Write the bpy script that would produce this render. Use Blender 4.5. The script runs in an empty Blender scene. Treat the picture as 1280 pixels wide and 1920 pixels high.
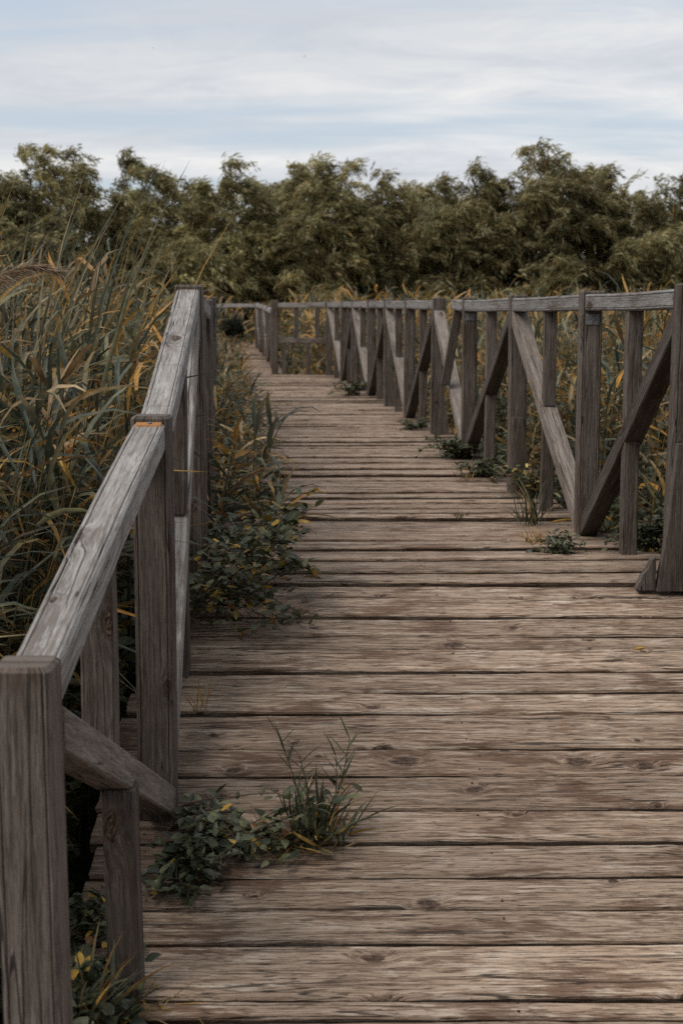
import bpy, math, random
import numpy as np
from mathutils import Vector

SEED = 7
random.seed(SEED)
rng = np.random.default_rng(SEED)
scene = bpy.context.scene
COL = scene.collection
R = math.radians
ZC = 2.0                                   # camera height above the marsh ground

# ------------------------------------------------------------------ helpers: tags and objects
def tag(o, label=None, cat=None, group=None, kind=None):
    if label: o['label'] = label
    if cat: o['category'] = cat
    if group: o['group'] = group
    if kind: o['kind'] = kind
    return o

def empty(name, loc):
    o = bpy.data.objects.new(name, None)
    o.empty_display_size = .1
    COL.objects.link(o); o.location = loc
    return o

def link(name, me, mat, parent=None, loc=None):
    o = bpy.data.objects.new(name, me)
    COL.objects.link(o)
    if mat: me.materials.append(mat)
    if loc is not None: o.location = loc
    if parent is not None:
        o.parent = parent
        if loc is None: o.location = Vector((0, 0, 0)) - parent.location   # geometry is written in world space
    return o

def mesh_np(name, V, F, cols=None, uvs=None, tint=None, smooth=False):
    """V (n,3), F (m,4) quads (repeat last index = tri not allowed) as numpy; cols (n,3) point colours"""
    me = bpy.data.meshes.new(name)
    V = np.asarray(V, dtype=np.float32); F = np.asarray(F, dtype=np.int32)
    me.vertices.add(len(V)); me.vertices.foreach_set('co', V.ravel())
    m, k = F.shape
    me.loops.add(m * k); me.loops.foreach_set('vertex_index', F.ravel())
    me.polygons.add(m)
    me.polygons.foreach_set('loop_start', np.arange(0, m * k, k, dtype=np.int32))
    if smooth: me.polygons.foreach_set('use_smooth', np.ones(m, dtype=bool))
    if cols is not None:
        a = me.attributes.new('Col', 'FLOAT_COLOR', 'POINT')
        c4 = np.ones((len(V), 4), dtype=np.float32); c4[:, :3] = cols
        a.data.foreach_set('color', c4.ravel())
    me.update(calc_edges=True)
    return me

# ------------------------------------------------------------------ profile of the walk (y along the path, heights relative to camera)
def interp(tbl, y):
    xs = [t[0] for t in tbl]; ys = [t[1] for t in tbl]
    return float(np.interp(y, xs, ys))
DZ = [(-3, -1.90), (1.7, -1.88), (2.4, -1.735), (3.93, -1.40), (5.42, -1.012), (6.75, -1.022), (8.3, -1.0), (10, -.952), (11.7, -.932),
      (21.6, -.83), (30, -.60), (36, -.56)]
LX = [(-3, -.55), (2.4, -.543), (3.93, -.525), (5.5, -.582), (7.1, -.70), (8.7, -.84), (10.3, -.97), (11.9, -1.1), (14.5, -1.32),
      (22, -1.95), (34, -3.3)]
RX = [(-3, 1.46), (3.7, 1.37), (5.42, 1.312), (6.75, 1.169), (8.3, 1.016), (10, .89), (11.7, .79), (13.35, .637), (15, .494), (16.65, .347),
      (18.3, .173), (19.95, .04), (21.6, -.18), (21.9, -1.0), (33, -1.85), (36, -2.1)]
deck_z = lambda y: interp(DZ, y) + ZC
left_x = lambda y: interp(LX, y)
right_x = lambda y: interp(RX, y)

F_ = 2667.0
TH = math.atan(360 / F_)
def at(px, py, y):
    """world point seen at photo pixel (px,py) at distance y: used only to read sizes off the photograph"""
    u, v = px - 640, 960 - py
    d = (u, F_ * math.cos(TH) + v * math.sin(TH), v * math.cos(TH) - F_ * math.sin(TH))
    k = y / d[1]
    return Vector((d[0] * k, y, d[2] * k + ZC))
def on_deck(px, py):
    lo = None
    y = 2.6
    while y < 34:
        if at(px, py, y).z <= deck_z(y): return at(px, py, y)
        y += .02
    return at(px, py, 30)

# ------------------------------------------------------------------ node helpers
class NT:
    def __init__(s, nt): s.nt = nt; s.n = nt.nodes; s.l = nt.links
    def add(s, t, **kw):
        n = s.n.new(t)
        for k, v in kw.items(): setattr(n, k, v)
        return n
    def set(s, inp, v):
        if hasattr(v, 'links') or isinstance(v, bpy.types.NodeSocket): s.l.new(v, inp)
        else: inp.default_value = v
    def math(s, op, a, b=None, c=None, clamp=False):
        n = s.add('ShaderNodeMath', operation=op); n.use_clamp = clamp
        s.set(n.inputs[0], a)
        if b is not None: s.set(n.inputs[1], b)
        if c is not None: s.set(n.inputs[2], c)
        return n.outputs[0]
    def vec(s, x, y, z):
        n = s.add('ShaderNodeCombineXYZ')
        for i, q in enumerate((x, y, z)): s.set(n.inputs[i], q)
        return n.outputs[0]
    def noise(s, v, scale=1, detail=3, rough=.55, dist=0):
        n = s.add('ShaderNodeTexNoise'); s.l.new(v, n.inputs['Vector'])
        n.inputs['Scale'].default_value = scale; n.inputs['Detail'].default_value = detail
        n.inputs['Roughness'].default_value = rough; n.inputs['Distortion'].default_value = dist
        return n.outputs[0]
    def sstep(s, v, a, b, lo=0., hi=1.):
        n = s.add('ShaderNodeMapRange', interpolation_type='SMOOTHSTEP')
        s.set(n.inputs[0], v); n.inputs[1].default_value = a; n.inputs[2].default_value = b
        n.inputs[3].default_value = lo; n.inputs[4].default_value = hi
        return n.outputs[0]
    def ramp(s, f, stops):
        n = s.add('ShaderNodeValToRGB'); s.l.new(f, n.inputs[0])
        e = n.color_ramp.elements
        while len(e) < len(stops): e.new(.5)
        for q, (p, c) in zip(e, stops): q.position = p; q.color = (*c, 1)
        return n.outputs[0]
    def mix(s, f, a, b, mode='MIX'):
        n = s.add('ShaderNodeMix', data_type='RGBA', blend_type=mode)
        s.set(n.inputs[0], f)
        for i, q in ((6, a), (7, b)):
            if isinstance(q, tuple): n.inputs[i].default_value = (*q, 1)
            else: s.l.new(q, n.inputs[i])
        return n.outputs[2]

def new_mat(name):
    m = bpy.data.materials.new(name); m.use_nodes = True
    m.node_tree.nodes.clear()
    return m, NT(m.node_tree)

def wood_mat(name, dark, mid, light, bleach, stain, knot_keep=.5, dirt=0., crk=.48, flk=.75, stk=.6, bump=.004, knot_w=.30, knot_v=.145):
    m, N = new_mat(name)
    uv = N.add('ShaderNodeUVMap', uv_map='UVMap').outputs[0]
    sp = N.add('ShaderNodeSeparateXYZ'); N.l.new(uv, sp.inputs[0]); u, v = sp.outputs[0], sp.outputs[1]
    at_ = N.add('ShaderNodeAttribute', attribute_name='tint')
    st = N.add('ShaderNodeSeparateColor'); N.l.new(at_.outputs['Color'], st.inputs[0])
    bright, red, edge = st.outputs[0], st.outputs[1], st.outputs[2]
    W = lambda a, b, z=0.: N.vec(N.math('MULTIPLY', u, a), N.math('MULTIPLY', v, b), z)
    # knots
    vo = N.add('ShaderNodeTexVoronoi', voronoi_dimensions='2D', feature='F1')
    wob = N.noise(W(14, 30), 1, 2)
    kv = N.vec(N.math('ADD', N.math('DIVIDE', u, knot_w), N.math('MULTIPLY', wob, .10)), N.math('ADD', N.math('DIVIDE', v, knot_v), N.math('MULTIPLY', wob, .12)), 0.)
    N.l.new(kv, vo.inputs['Vector']); vo.inputs['Scale'].default_value = 1; vo.inputs['Randomness'].default_value = 1
    vd = vo.outputs['Distance']
    sc = N.add('ShaderNodeSeparateColor'); N.l.new(vo.outputs['Color'], sc.inputs[0])
    act = N.math('GREATER_THAN', sc.outputs[0], 1 - knot_keep)
    ksz = N.math('ADD', N.math('MULTIPLY', N.math('POWER', sc.outputs[1], 2.5), .11), .05)     # radius in cell units
    rel = N.math('ADD', N.math('DIVIDE', vd, ksz), N.math('MULTIPLY', N.math('SUBTRACT', N.noise(W(26, 60, 7.), 1, 3, .65), .5), .9))
    knot = N.math('MULTIPLY', act, N.sstep(rel, .72, 1.02, 1, 0))
    halo = N.math('MULTIPLY', act, N.sstep(rel, .8, 3.0, 1, 0))
    ring = N.math('SINE', N.math('MULTIPLY', rel, 13))
    n1 = N.noise(W(1.3, 5), 1, 3)
    vw0 = N.math('ADD', v, N.math('MULTIPLY', n1, .03))
    vw = N.math('ADD', vw0, N.math('MULTIPLY', halo, .018))
    G = lambda a, b, z=0.: N.vec(N.math('MULTIPLY', u, a), N.math('MULTIPLY', vw, b), z)
    fine = N.noise(G(13, 260), 1, 5, .75)
    med = N.noise(G(3.2, 80, 3.), 1, 5, .66)
    wide = N.noise(G(1.1, 18, 6.), 1, 4, .55)
    blo = N.noise(W(4.5, 22, 2.), 1, 5, .65)
    sta = N.noise(W(2.2, 7, 9.), 1, 5, .6, .6)
    g = N.math('ADD', N.math('MULTIPLY', fine, .42), N.math('ADD', N.math('MULTIPLY', med, .40), N.math('MULTIPLY', wide, .18)))
    c = N.ramp(g, [(.395, dark), (.485, mid), (.58, light)])
    strk = N.noise(G(9, 150, 11.), 1, 4, .65)
    c = N.mix(N.math('MULTIPLY', N.sstep(strk, .52, .60), stk), c, tuple(q * .75 for q in dark))
    rag = N.math('ADD', N.math('MULTIPLY', N.math('SUBTRACT', fine, .5), .75), N.math('MULTIPLY', N.math('SUBTRACT', med, .5), .55))
    c = N.mix(N.math('MULTIPLY', N.sstep(N.math('ADD', blo, rag), .54, .70), .62), c, bleach)
    grit = N.math('MULTIPLY', N.sstep(N.math('SUBTRACT', sta, N.math('MULTIPLY', rag, .6)), .51, .64), .85)
    c = N.mix(grit, c, stain)
    c = N.mix(red, c, (.17, .085, .05))
    # flecks: short dark and pale marks along the grain
    fl = N.noise(G(16, 170, 4.), 1, 2, .5)
    c = N.mix(N.math('MULTIPLY', N.sstep(fl, .605, .65), flk), c, tuple(q * .3 for q in dark))
    c = N.mix(N.math('MULTIPLY', N.sstep(fl, .32, .24), flk * .6), c, tuple(min(1, q * 1.35) for q in bleach))
    # long cracks following the grain
    cn = N.noise(G(.8, 26, 8.), 1, 2, .5)
    cg = N.noise(W(1.7, 9, 5.), 1, 2)
    crack = N.math('MULTIPLY', N.sstep(N.math('ABSOLUTE', N.math('SUBTRACT', cn, .5)), .003, .011, 1, 0), N.sstep(cg, crk, crk + .09))
    c = N.mix(N.math('MULTIPLY', crack, .85), c, (.02, .016, .013))
    # knots on top
    kc = N.mix(N.math('MULTIPLY', N.sstep(N.noise(W(60, 120, 5.), 1, 3, .7), .42, .62), .9), (.040, .023, .014), (.15, .10, .068))
    c = N.mix(N.math('MULTIPLY', halo, N.math('MULTIPLY', N.sstep(N.noise(W(22, 50, 3.), 1, 4, .7), .38, .58), .95)), c, tuple(q * .7 for q in stain))
    eye = N.math('MULTIPLY', act, N.math('MULTIPLY', N.sstep(rel, 1.05, 1.2), N.sstep(rel, 1.3, 1.7, 1, 0)))
    c = N.mix(N.math('MULTIPLY', eye, .22), c, light)
    c = N.mix(N.math('MULTIPLY', knot, .92), c, kc)
    if dirt > 0:                        # grime swept to the edges of the walk, broken up by noise
        dn = N.noise(W(3, 9, 13.), 1, 5, .7)
        dm = N.math('MULTIPLY', N.sstep(N.math('ADD', edge, N.math('MULTIPLY', N.math('SUBTRACT', dn, .5), 1.1)), .35, .95), dirt)
        c = N.mix(dm, c, (.060, .042, .030))
    c = N.mix(1., c, N.vec(bright, bright, bright), 'MULTIPLY')
    b = N.add('ShaderNodeBsdfPrincipled'); N.l.new(c, b.inputs['Base Color'])
    N.set(b.inputs['Roughness'], N.sstep(g, .3, .7, .85, .62)); b.inputs['Specular IOR Level'].default_value = .28
    h = N.math('ADD', N.math('MULTIPLY', fine, .5), N.math('MULTIPLY', med, .8))
    h = N.math('SUBTRACT', h, N.math('MULTIPLY', crack, 1.2))
    h = N.math('SUBTRACT', h, N.math('MULTIPLY', knot, N.math('MULTIPLY', ring, .25)))
    bp = N.add('ShaderNodeBump'); bp.inputs['Strength'].default_value = .85; bp.inputs['Distance'].default_value = bump
    N.l.new(h, bp.inputs['Height']); N.l.new(bp.outputs[0], b.inputs['Normal'])
    o = N.add('ShaderNodeOutputMaterial'); N.l.new(b.outputs[0], o.inputs[0])
    return m

def leaf_mat(name, rough=.5, trans=.28):
    m, N = new_mat(name)
    a = N.add('ShaderNodeAttribute', attribute_name='Col').outputs['Color']
    geo = N.add('ShaderNodeNewGeometry').outputs['Position']
    n = N.noise(geo, 35, 3)
    c = N.mix(1., a, N.ramp(n, [(.3, (.65, .65, .65)), (.7, (1.25, 1.22, 1.15))]), 'MULTIPLY')
    b = N.add('ShaderNodeBsdfPrincipled'); N.l.new(c, b.inputs['Base Color'])
    b.inputs['Roughness'].default_value = rough; b.inputs['Specular IOR Level'].default_value = .35
    t = N.add('ShaderNodeBsdfTranslucent'); N.l.new(c, t.inputs[0])
    x = N.add('ShaderNodeMixShader'); x.inputs[0].default_value = trans
    N.l.new(b.outputs[0], x.inputs[1]); N.l.new(t.outputs[0], x.inputs[2])
    o = N.add('ShaderNodeOutputMaterial'); N.l.new(x.outputs[0], o.inputs[0])
    return m

def plain_mat(name, col, rough=.8, scale=20, var=.35, metal=0.):
    m, N = new_mat(name)
    geo = N.add('ShaderNodeNewGeometry').outputs['Position']
    n = N.noise(geo, scale, 5, .65)
    c = N.ramp(n, [(.3, tuple(q * (1 - var) for q in col)), (.7, tuple(q * (1 + var) for q in col))])
    b = N.add('ShaderNodeBsdfPrincipled'); N.l.new(c, b.inputs['Base Color'])
    b.inputs['Roughness'].default_value = rough; b.inputs['Metallic'].default_value = metal
    bp = N.add('ShaderNodeBump'); bp.inputs['Strength'].default_value = .5; bp.inputs['Distance'].default_value = .02
    N.l.new(n, bp.inputs['Height']); N.l.new(bp.outputs[0], b.inputs['Normal'])
    o = N.add('ShaderNodeOutputMaterial'); N.l.new(b.outputs[0], o.inputs[0])
    return m

M_DECK = wood_mat('deck wood', (.095, .060, .040), (.33, .234, .166), (.47, .36, .272), (.60, .51, .42), (.128, .072, .044), .34, dirt=.5, knot_w=.25, crk=.45, stk=.7)
M_RAIL = wood_mat('silver rail wood', (.15, .133, .12), (.28, .26, .243), (.38, .36, .342), (.46, .445, .43), (.165, .135, .115), .22, crk=.53, flk=.25, stk=.4, bump=.006)
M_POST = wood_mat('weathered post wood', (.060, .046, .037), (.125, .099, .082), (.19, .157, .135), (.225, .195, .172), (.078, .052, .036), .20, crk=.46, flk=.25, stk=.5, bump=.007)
M_BRACE = wood_mat('brace wood', (.095, .077, .065), (.19, .158, .135), (.275, .238, .21), (.31, .28, .25), (.12, .088, .064), .20, crk=.50, flk=.2, stk=.45, bump=.006)
M_LEAF = leaf_mat('reed leaf')
M_TREE = leaf_mat('tree leaf', .45, .5)
M_BROAD = leaf_mat('broad leaf', .42, .2)
M_SOIL = plain_mat('marsh soil', (.035, .028, .02), .95, 6)
M_BARK = plain_mat('bark', (.06, .048, .038), .9, 14)
M_STEEL = plain_mat('zinc bracket', (.20, .20, .205), .5, 60, .3, .6)
M_FRESH = plain_mat('fresh orange wood', (.42, .19, .065), .8, 90, .3)
M_BIRD = plain_mat('bird feather', (.03, .03, .032), .7, 8)

# ------------------------------------------------------------------ timber
def profile(w, h, ch, groove=0., faces='tblr'):
    """closed section (x across w, y across h) with chamfers and a fine groove beside each edge of the named faces"""
    a, b = w / 2, h / 2
    g, gw, gd = groove, .0022, .004
    def side(p, q, nrm, on):
        p, q = Vector(p), Vector(q); L = (q - p).length; d = (q - p) / L; n = Vector(nrm)
        pts = [p]
        if on and g > 0 and L > 4 * g:
            for c0 in (g - ch, L - g + ch):
                pts += [p + d * (c0 - gw), p + d * c0 - n * gd, p + d * (c0 + gw)]
        pts.append(q)
        return pts
    P = []
    P += side((-a + ch, b), (a - ch, b), (0, 1), 't' in faces)
    P += side((a, b - ch), (a, -b + ch), (1, 0), 'r' in faces)
    P += side((a - ch, -b), (-a + ch, -b), (0, -1), 'b' in faces)
    P += side((-a, -b + ch), (-a, b - ch), (-1, 0), 'l' in faces)
    return P

def beam_mesh(name, p0, p1, w, h, ch=.006, groove=0., faces='tblr', segs=None, wob=.0015, up=(0, 0, 1), taper_end=0., cut0=None, cut1=None, bright=1., red=0., twist=0., nicks=()):
    """sawn timber from p0 to p1; cut0 / cut1: 'v' cuts the end in a vertical plane, 'h' in a horizontal one"""
    p0, p1 = Vector(p0), Vector(p1)
    d = (p1 - p0); L = d.length; d.normalize()
    upv = Vector(up)
    if abs(d.dot(upv)) > .97: upv = Vector((0, 1, 0))
    sx = d.cross(upv).normalized(); sy = sx.cross(d).normalized()
    P = profile(w, h, ch, groove, faces)
    n = len(P)
    segs = segs or max(3, int(L / .12))
    per = [0.]
    for i in range(n): per.append(per[-1] + (P[(i + 1) % n] - P[i]).length)
    u0, v0 = random.uniform(0, 60), random.uniform(0, 60)
    ts = list(np.linspace(0, 1, segs + 1))
    for q in nicks: ts += [q - .0035, q, q + .0035]
    ts = sorted(ts); segs = len(ts) - 1
    rings = []
    ph = [random.uniform(0, 6.28) for _ in range(4)]
    for k, t in enumerate(ts):
        bow = (math.sin(t * 3.1 + ph[0]) * wob * 1.2, math.sin(t * 4.3 + ph[1]) * wob * 1.2)
        ring = []
        for i, q in enumerate(P):
            j = wob * .5 * math.sin(t * 19 + i * 2.1 + ph[2])
            nk = .90 if t in nicks else 1.
            x, y = q.x * (1 + j * 4) * nk + bow[0], q.y * (1 + j * 4) * nk + bow[1]
            if twist:
                a = twist * (t - .5); x, y = x * math.cos(a) - y * math.sin(a), x * math.sin(a) + y * math.cos(a)
            pt = p0 + d * (L * t) + sx * x + sy * y
            for end, cut, ref in ((0, cut0, p0), (segs, cut1, p1)):
                if k == end and cut == 'v':                     # slide along the beam until it meets the vertical plane through the end
                    hd = Vector((d.x, d.y, 0)); s_ = (ref - pt).dot(hd.normalized()) / max(.05, d.dot(hd.normalized())); pt = pt + d * s_
                if k == end and cut == 'h':
                    pt = pt + d * ((ref.z - pt.z) / (d.z if abs(d.z) > .05 else .05))
            ring.append(pt)
        rings.append(ring)
    def inset(ring, f, off):
        c = sum(ring, Vector()) / n
        return [c + (q - c) * f + off for q in ring]
    e = .004
    rings = ([inset(rings[0], 1 - .09 if cut0 is None else .97, -d * (e if cut0 is None else .001))] + rings +
             [inset(rings[-1], 1 - .09 - taper_end if cut1 is None else .97, d * ((e + taper_end * .08) if cut1 is None else .001))])
    V, Fc, UV, = [], [], []
    for ring in rings: V += [tuple(q) for q in ring]
    for k in range(len(rings) - 1):
        for i in range(n):
            j = (i + 1) % n
            Fc.append((k * n + i, k * n + j, (k + 1) * n + j, (k + 1) * n + i))
            tk = lambda kk: ts[min(max(kk - 1, 0), segs)] * L + (e if kk == len(rings) - 1 else 0) - (e if kk == 0 else 0)
            UV += [(u0 + tk(k), v0 + per[i]), (u0 + tk(k), v0 + per[i + 1]), (u0 + tk(k + 1), v0 + per[i + 1]), (u0 + tk(k + 1), v0 + per[i])]
    Fc.append(tuple(range(n))[::-1]); UV += [(u0 + P[i].x * .3, v0 + P[i].y) for i in range(n)][::-1]
    b = (len(rings) - 1) * n
    Fc.append(tuple(range(b, b + n))); UV += [(u0 + P[i].x * .3, v0 + P[i].y) for i in range(n)]
    Fc = [f[::-1] for f in Fc]
    # reverse the uv order to match
    out, c = [], 0
    for f in Fc:
        out += UV[c:c + len(f)][::-1]; c += len(f)
    me = bpy.data.meshes.new(name)
    me.from_pydata(V, [], Fc)
    uvl = me.uv_layers.new(name='UVMap')
    uvl.data.foreach_set('uv', np.array(out, dtype=np.float32).ravel())
    a = me.attributes.new('tint', 'FLOAT_COLOR', 'POINT')
    a.data.foreach_set('color', np.tile(np.array([bright, red, 0, 1], dtype=np.float32), len(V)))
    me.update()
    return me

def beam(name, mat, parent, *a, **k):
    return link(name, beam_mesh(name, *a, **k), mat, parent)

PW = .10
def post(parent, x, y, ztop, zbase, w=PW, lean=(0, 0), bright=1.):
    return beam('post', M_POST, parent, (x + lean[0], y + lean[1], zbase - .005), (x, y, ztop), w, w, ch=.008, groove=.013, taper_end=.05,
                up=(0, 1, 0), bright=bright, wob=.0018)

def prism(name, pts, thick, axis_y, mat, parent, bright=1.):
    """an outline in the x-z plane with thickness along y, grain running upward"""
    n = len(pts)
    V = [(x, axis_y, z) for x, z in pts] + [(x, axis_y + thick, z) for x, z in pts]
    Fc = [tuple(range(n)), tuple(range(2 * n - 1, n - 1, -1))] + [(i, n + i, n + (i + 1) % n, (i + 1) % n) for i in range(n)]
    me = bpy.data.meshes.new(name); me.from_pydata(V, [], Fc)
    uvl = me.uv_layers.new(name='UVMap'); u0 = random.uniform(0, 50)
    for lp in me.loops:
        x, y, z = V[lp.vertex_index]; uvl.data[lp.index].uv = (u0 + z, u0 + x + y)
    a = me.attributes.new('tint', 'FLOAT_COLOR', 'POINT')
    a.data.foreach_set('color', np.tile(np.array([bright, 0, 0, 1], dtype=np.float32), len(V)))
    me.update()
    o = link(name, me, mat, parent)
    return o

def bay(parent, A, B, peak_a, rail=True, mid=True, rail_drop=.012, bw=.085, bl=.066, nicks=(), bmat=None, up_dx=0., lo_dx=0., br_dx=0., rb=1., bb=1.):
    """A, B = (x, y, ztop, zbase) of two posts; the brace runs from the top of the peak post to the foot of the other"""
    a, b = Vector((A[0], A[1], 0)), Vector((B[0], B[1], 0))
    d = (b - a).normalized()
    a1, b1 = a + d * (PW / 2), b - d * (PW / 2)
    rh = .075
    za, zb = A[2] - rail_drop - rh / 2, B[2] - rail_drop - rh / 2
    if rail:
        beam('handrail', M_RAIL, parent, (a1.x, a1.y, za), (b1.x, b1.y, zb), .088, rh, ch=.007, groove=.013, faces='tlr',
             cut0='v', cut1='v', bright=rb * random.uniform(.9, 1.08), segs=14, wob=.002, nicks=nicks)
    ft, fb = .04, .052
    if peak_a:
        s, e = Vector((a1.x, a1.y, A[2] - rail_drop - rh - ft)), Vector((b1.x, b1.y, B[3] + fb))
    else:
        s, e = Vector((a1.x, a1.y, A[3] + fb)), Vector((b1.x, b1.y, B[2] - rail_drop - rh - ft))
    bo = Vector((br_dx, 0, 0))
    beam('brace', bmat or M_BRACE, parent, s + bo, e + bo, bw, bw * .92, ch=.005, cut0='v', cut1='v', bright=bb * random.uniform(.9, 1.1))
    if mid:
        m = (a1 + b1) / 2; zr = (za + zb) / 2 - rh / 2; zm = (s.z + e.z) / 2
        hb = bw * .46 / max(.5, math.cos(math.atan2(abs(e.z - s.z), (b1 - a1).length)))
        dk = (A[3] + B[3]) / 2
        sl = (e.z - s.z) / (b1 - a1).length
        beam('baluster', M_POST, parent, (m.x + up_dx, m.y, zm + hb - abs(sl) * bl * .3), (m.x + up_dx, m.y, zr - .001), bl, bl, ch=.004, up=(0, 1, 0), bright=random.uniform(.8, 1.1))
        beam('baluster', M_POST, parent, (m.x + lo_dx + random.uniform(-.006, .006), m.y, dk - .004), (m.x + lo_dx, m.y, zm - hb + abs(sl) * bl * .3), bl, bl, ch=.004, up=(0, 1, 0), bright=random.uniform(.7, 1.0))

# ---- left railing
left = empty('wooden_railing', (left_x(5), 5, deck_z(5)))
tag(left, 'grey wooden railing climbing the ramp on the left, its nearest square post largest in view', 'railing')
LP = [(-.543, 2.40, -.592 + ZC, deck_z(2.4)), (-.524, 3.93, -.268 + ZC, deck_z(3.93)), (-.585, 5.55, .126 + ZC, deck_z(5.55))]
for y in (7.1, 8.7, 10.3, 11.9, 13.4, 14.6):
    LP.append((left_x(y) + .01, y, deck_z(y) + 1.11 + (.0 if y < 14 else .015), deck_z(y)))
for i, q in enumerate(LP):
    post(left, *q, w=.104 if i < 3 else PW, bright=1.25 if i == 0 else random.uniform(.9, 1.05))
for i in range(len(LP) - 1):
    bay(left, LP[i], LP[i + 1], i % 2 == 0, bl=.075, bmat=M_RAIL if i == 1 else M_BRACE, up_dx=-.018 if i == 0 else 0., lo_dx=.026 if i == 0 else 0., br_dx=.012 if i == 0 else 0., nicks=(.09, .36, .50, .83) if i == 1 else ())
# a sawn orange end and screw where the lower handrail meets the second post
q = LP[1]; zr = q[2] - .012
def end_piece(name, x0, x1, y0, y1, z0, z1, t, mat, parent):
    V = [(x0, y0, z0 - t), (x1, y0, z0 - t), (x1, y1, z1 - t), (x0, y1, z1 - t), (x0 + .003, y0 + .003, z0), (x1 - .003, y0 + .003, z0), (x1 - .003, y1, z1), (x0 + .003, y1, z1)]
    me = bpy.data.meshes.new(name)
    me.from_pydata(V, [], [(3, 2, 1, 0), (4, 5, 6, 7), (0, 1, 5, 4), (1, 2, 6, 5), (2, 3, 7, 6), (3, 0, 4, 7)])
    return link(name, me, mat, parent)
sl = (LP[1][2] - LP[0][2]) / (LP[1][1] - LP[0][1])
y1 = q[1] - .053; y0 = y1 - .030
end_piece('sawn_end', q[0] - .037, q[0] + .037, y0, y1, zr - .030 * sl + .0042, zr + .0042, .008, M_FRESH, left)
V, Fc = [], []
for k, (r_, hz) in enumerate(((.0055, .0), (.0055, .003), (.003, .0045))):
    for i in range(8): V.append((q[0] + .004 + r_ * math.cos(i * .785), y0 + .015 + r_ * math.sin(i * .785), zr - .015 * sl + .004 + hz))
for k in range(2): Fc += [(k * 8 + i, k * 8 + (i + 1) % 8, k * 8 + 8 + (i + 1) % 8, k * 8 + 8 + i) for i in range(8)]
Fc.append(tuple(range(16, 24)))
me = bpy.data.meshes.new('screw'); me.from_pydata(V, [], Fc); link('screw', me, M_STEEL, left)

# ---- right railing
right = empty('wooden_railing', (right_x(10), 10, deck_z(10)))
tag(right, 'long grey railing with zigzag braces along the right deck edge, handrail broken midway', 'railing')
RP = []
for y in (5.42, 6.75, 8.3, 10.0, 11.7, 13.35, 15.0, 16.65, 18.3, 19.95, 21.6):
    top = {5.42: .128, 6.75: .128, 8.3: .137, 10.0: .147, 11.7: .172}.get(y, interp(DZ, y) + 1.105)
    RP.append((right_x(y), y, top + ZC, deck_z(y)))
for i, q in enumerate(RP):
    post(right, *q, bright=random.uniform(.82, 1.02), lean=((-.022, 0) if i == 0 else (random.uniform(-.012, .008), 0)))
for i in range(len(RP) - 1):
    if i == 3:                                             # the broken bay: handrail stub and a leaning baluster
        A, B = RP[3], RP[4]
        a, b = Vector(A[:3]), Vector(B[:3]); d = (b - a).normalized()
        beam('handrail', M_RAIL, right, a + d * .05 - Vector((0, 0, .05)), a + d * .62 - Vector((0, 0, .045)), .088, .072, ch=.007, groove=.013, faces='tlr', bright=.78)
        s, e = Vector((A[0], A[1] + .05, A[3] + .055)), Vector((B[0], B[1] - .05, B[2] - .14))
        beam('brace', M_BRACE, right, s, e, .085, .078, ch=.005, cut0='v', cut1='v', bright=1.1)
        p = a + d * .56
        beam('baluster', M_POST, right, (p.x - .085, p.y + .10, A[2] - .62), (p.x, p.y, A[2] - .087), .066, .066, ch=.004, up=(0, 1, 0), bright=.9)
    else:
        bay(right, RP[i], RP[i + 1], i % 2 == 0, rb=.74, bmat=M_POST if i % 2 == 0 else M_BRACE, bb=.62 if i % 2 == 0 else 1.08)  # alternate braces get a darker colour that paints in their underside shade
for i in (0, 2, 4, 6):
    x, y, t, z = RP[i]
    hgt = .44
    if i == 0:
        prism('support_block', [(x - .115, z - .01), (x + .06, z - .01), (x + .05, z + .55), (x - .05, z + .55), (x - .075, z + .25)], .05, y - .103, M_POST, right, .75)
        st = prism('support_block', [(x - .19, z - .008), (x - .118, z - .008), (x - .118, z + .12), (x - .135, z + .105), (x - .147, z + .075), (x - .165, z + .05), (x - .18, z + .02)], .05, y - .09, M_POST, right, .8)
    else:
        prism('support_block', [(x - .035, z - .01), (x + .095, z - .01), (x + .07, z + .16), (x + .03, z + hgt), (x - .032, z + hgt + .004)], .045, y - .098, M_POST, right, .85)
for i in (1, 3):                                           # zinc brackets under the handrail
    x, y, t, z = RP[i]
    pts = [(-.032, 0), (.032, 0), (.032, -.05), (-.032, -.05)]
    V = [(x + p[0], y - .0545, t - .10 + p[1]) for p in pts] + [(x + p[0], y - .0505, t - .10 + p[1]) for p in pts]
    V += [(x + p * .03, y - .057, t - .127 + q) for p, q in ((-.1, .006), (.1, .006), (.1, -.006), (-.1, -.006))]
    me = bpy.data.meshes.new('bracket'); me.from_pydata(V, [], [(0, 3, 2, 1), (0, 1, 5, 4), (1, 2, 6, 5), (2, 3, 7, 6), (3, 0, 4, 7), (8, 11, 10, 9)])
    link('bracket', me, M_STEEL, right)

# ---- cross railing with a mid rail, where the walk narrows
cross = empty('wooden_railing', (-.6, 21.8, deck_z(21.7)))
tag(cross, 'short grey railing with a horizontal middle rail facing the camera where the walk narrows', 'railing')
zt, zb = deck_z(21.7) + 1.10, deck_z(21.7)
post(cross, -1.02, 21.95, zt + .02, zb); 
beam('handrail', M_RAIL, cross, (-.97, 21.95, zt - .05), (-.23, 21.66, zt - .05), .088, .075, ch=.007, bright=.85)
beam('middle_rail', M_POST, cross, (-.97, 21.95, zb + .52), (-.23, 21.66, zb + .52), .07, .085, ch=.006)
for t, lo, hi in ((.38, .565, 1.0), (.82, .565, 1.0), (.62, 0, .475), (.12, 0, .475)):
    x, y = -.97 + .74 * t, 21.95 - .29 * t
    beam('baluster', M_POST, cross, (x, y, zb + lo), (x, y, zb + hi + .005), .07, .07, ch=.004, up=(0, 1, 0), bright=.9)

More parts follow.
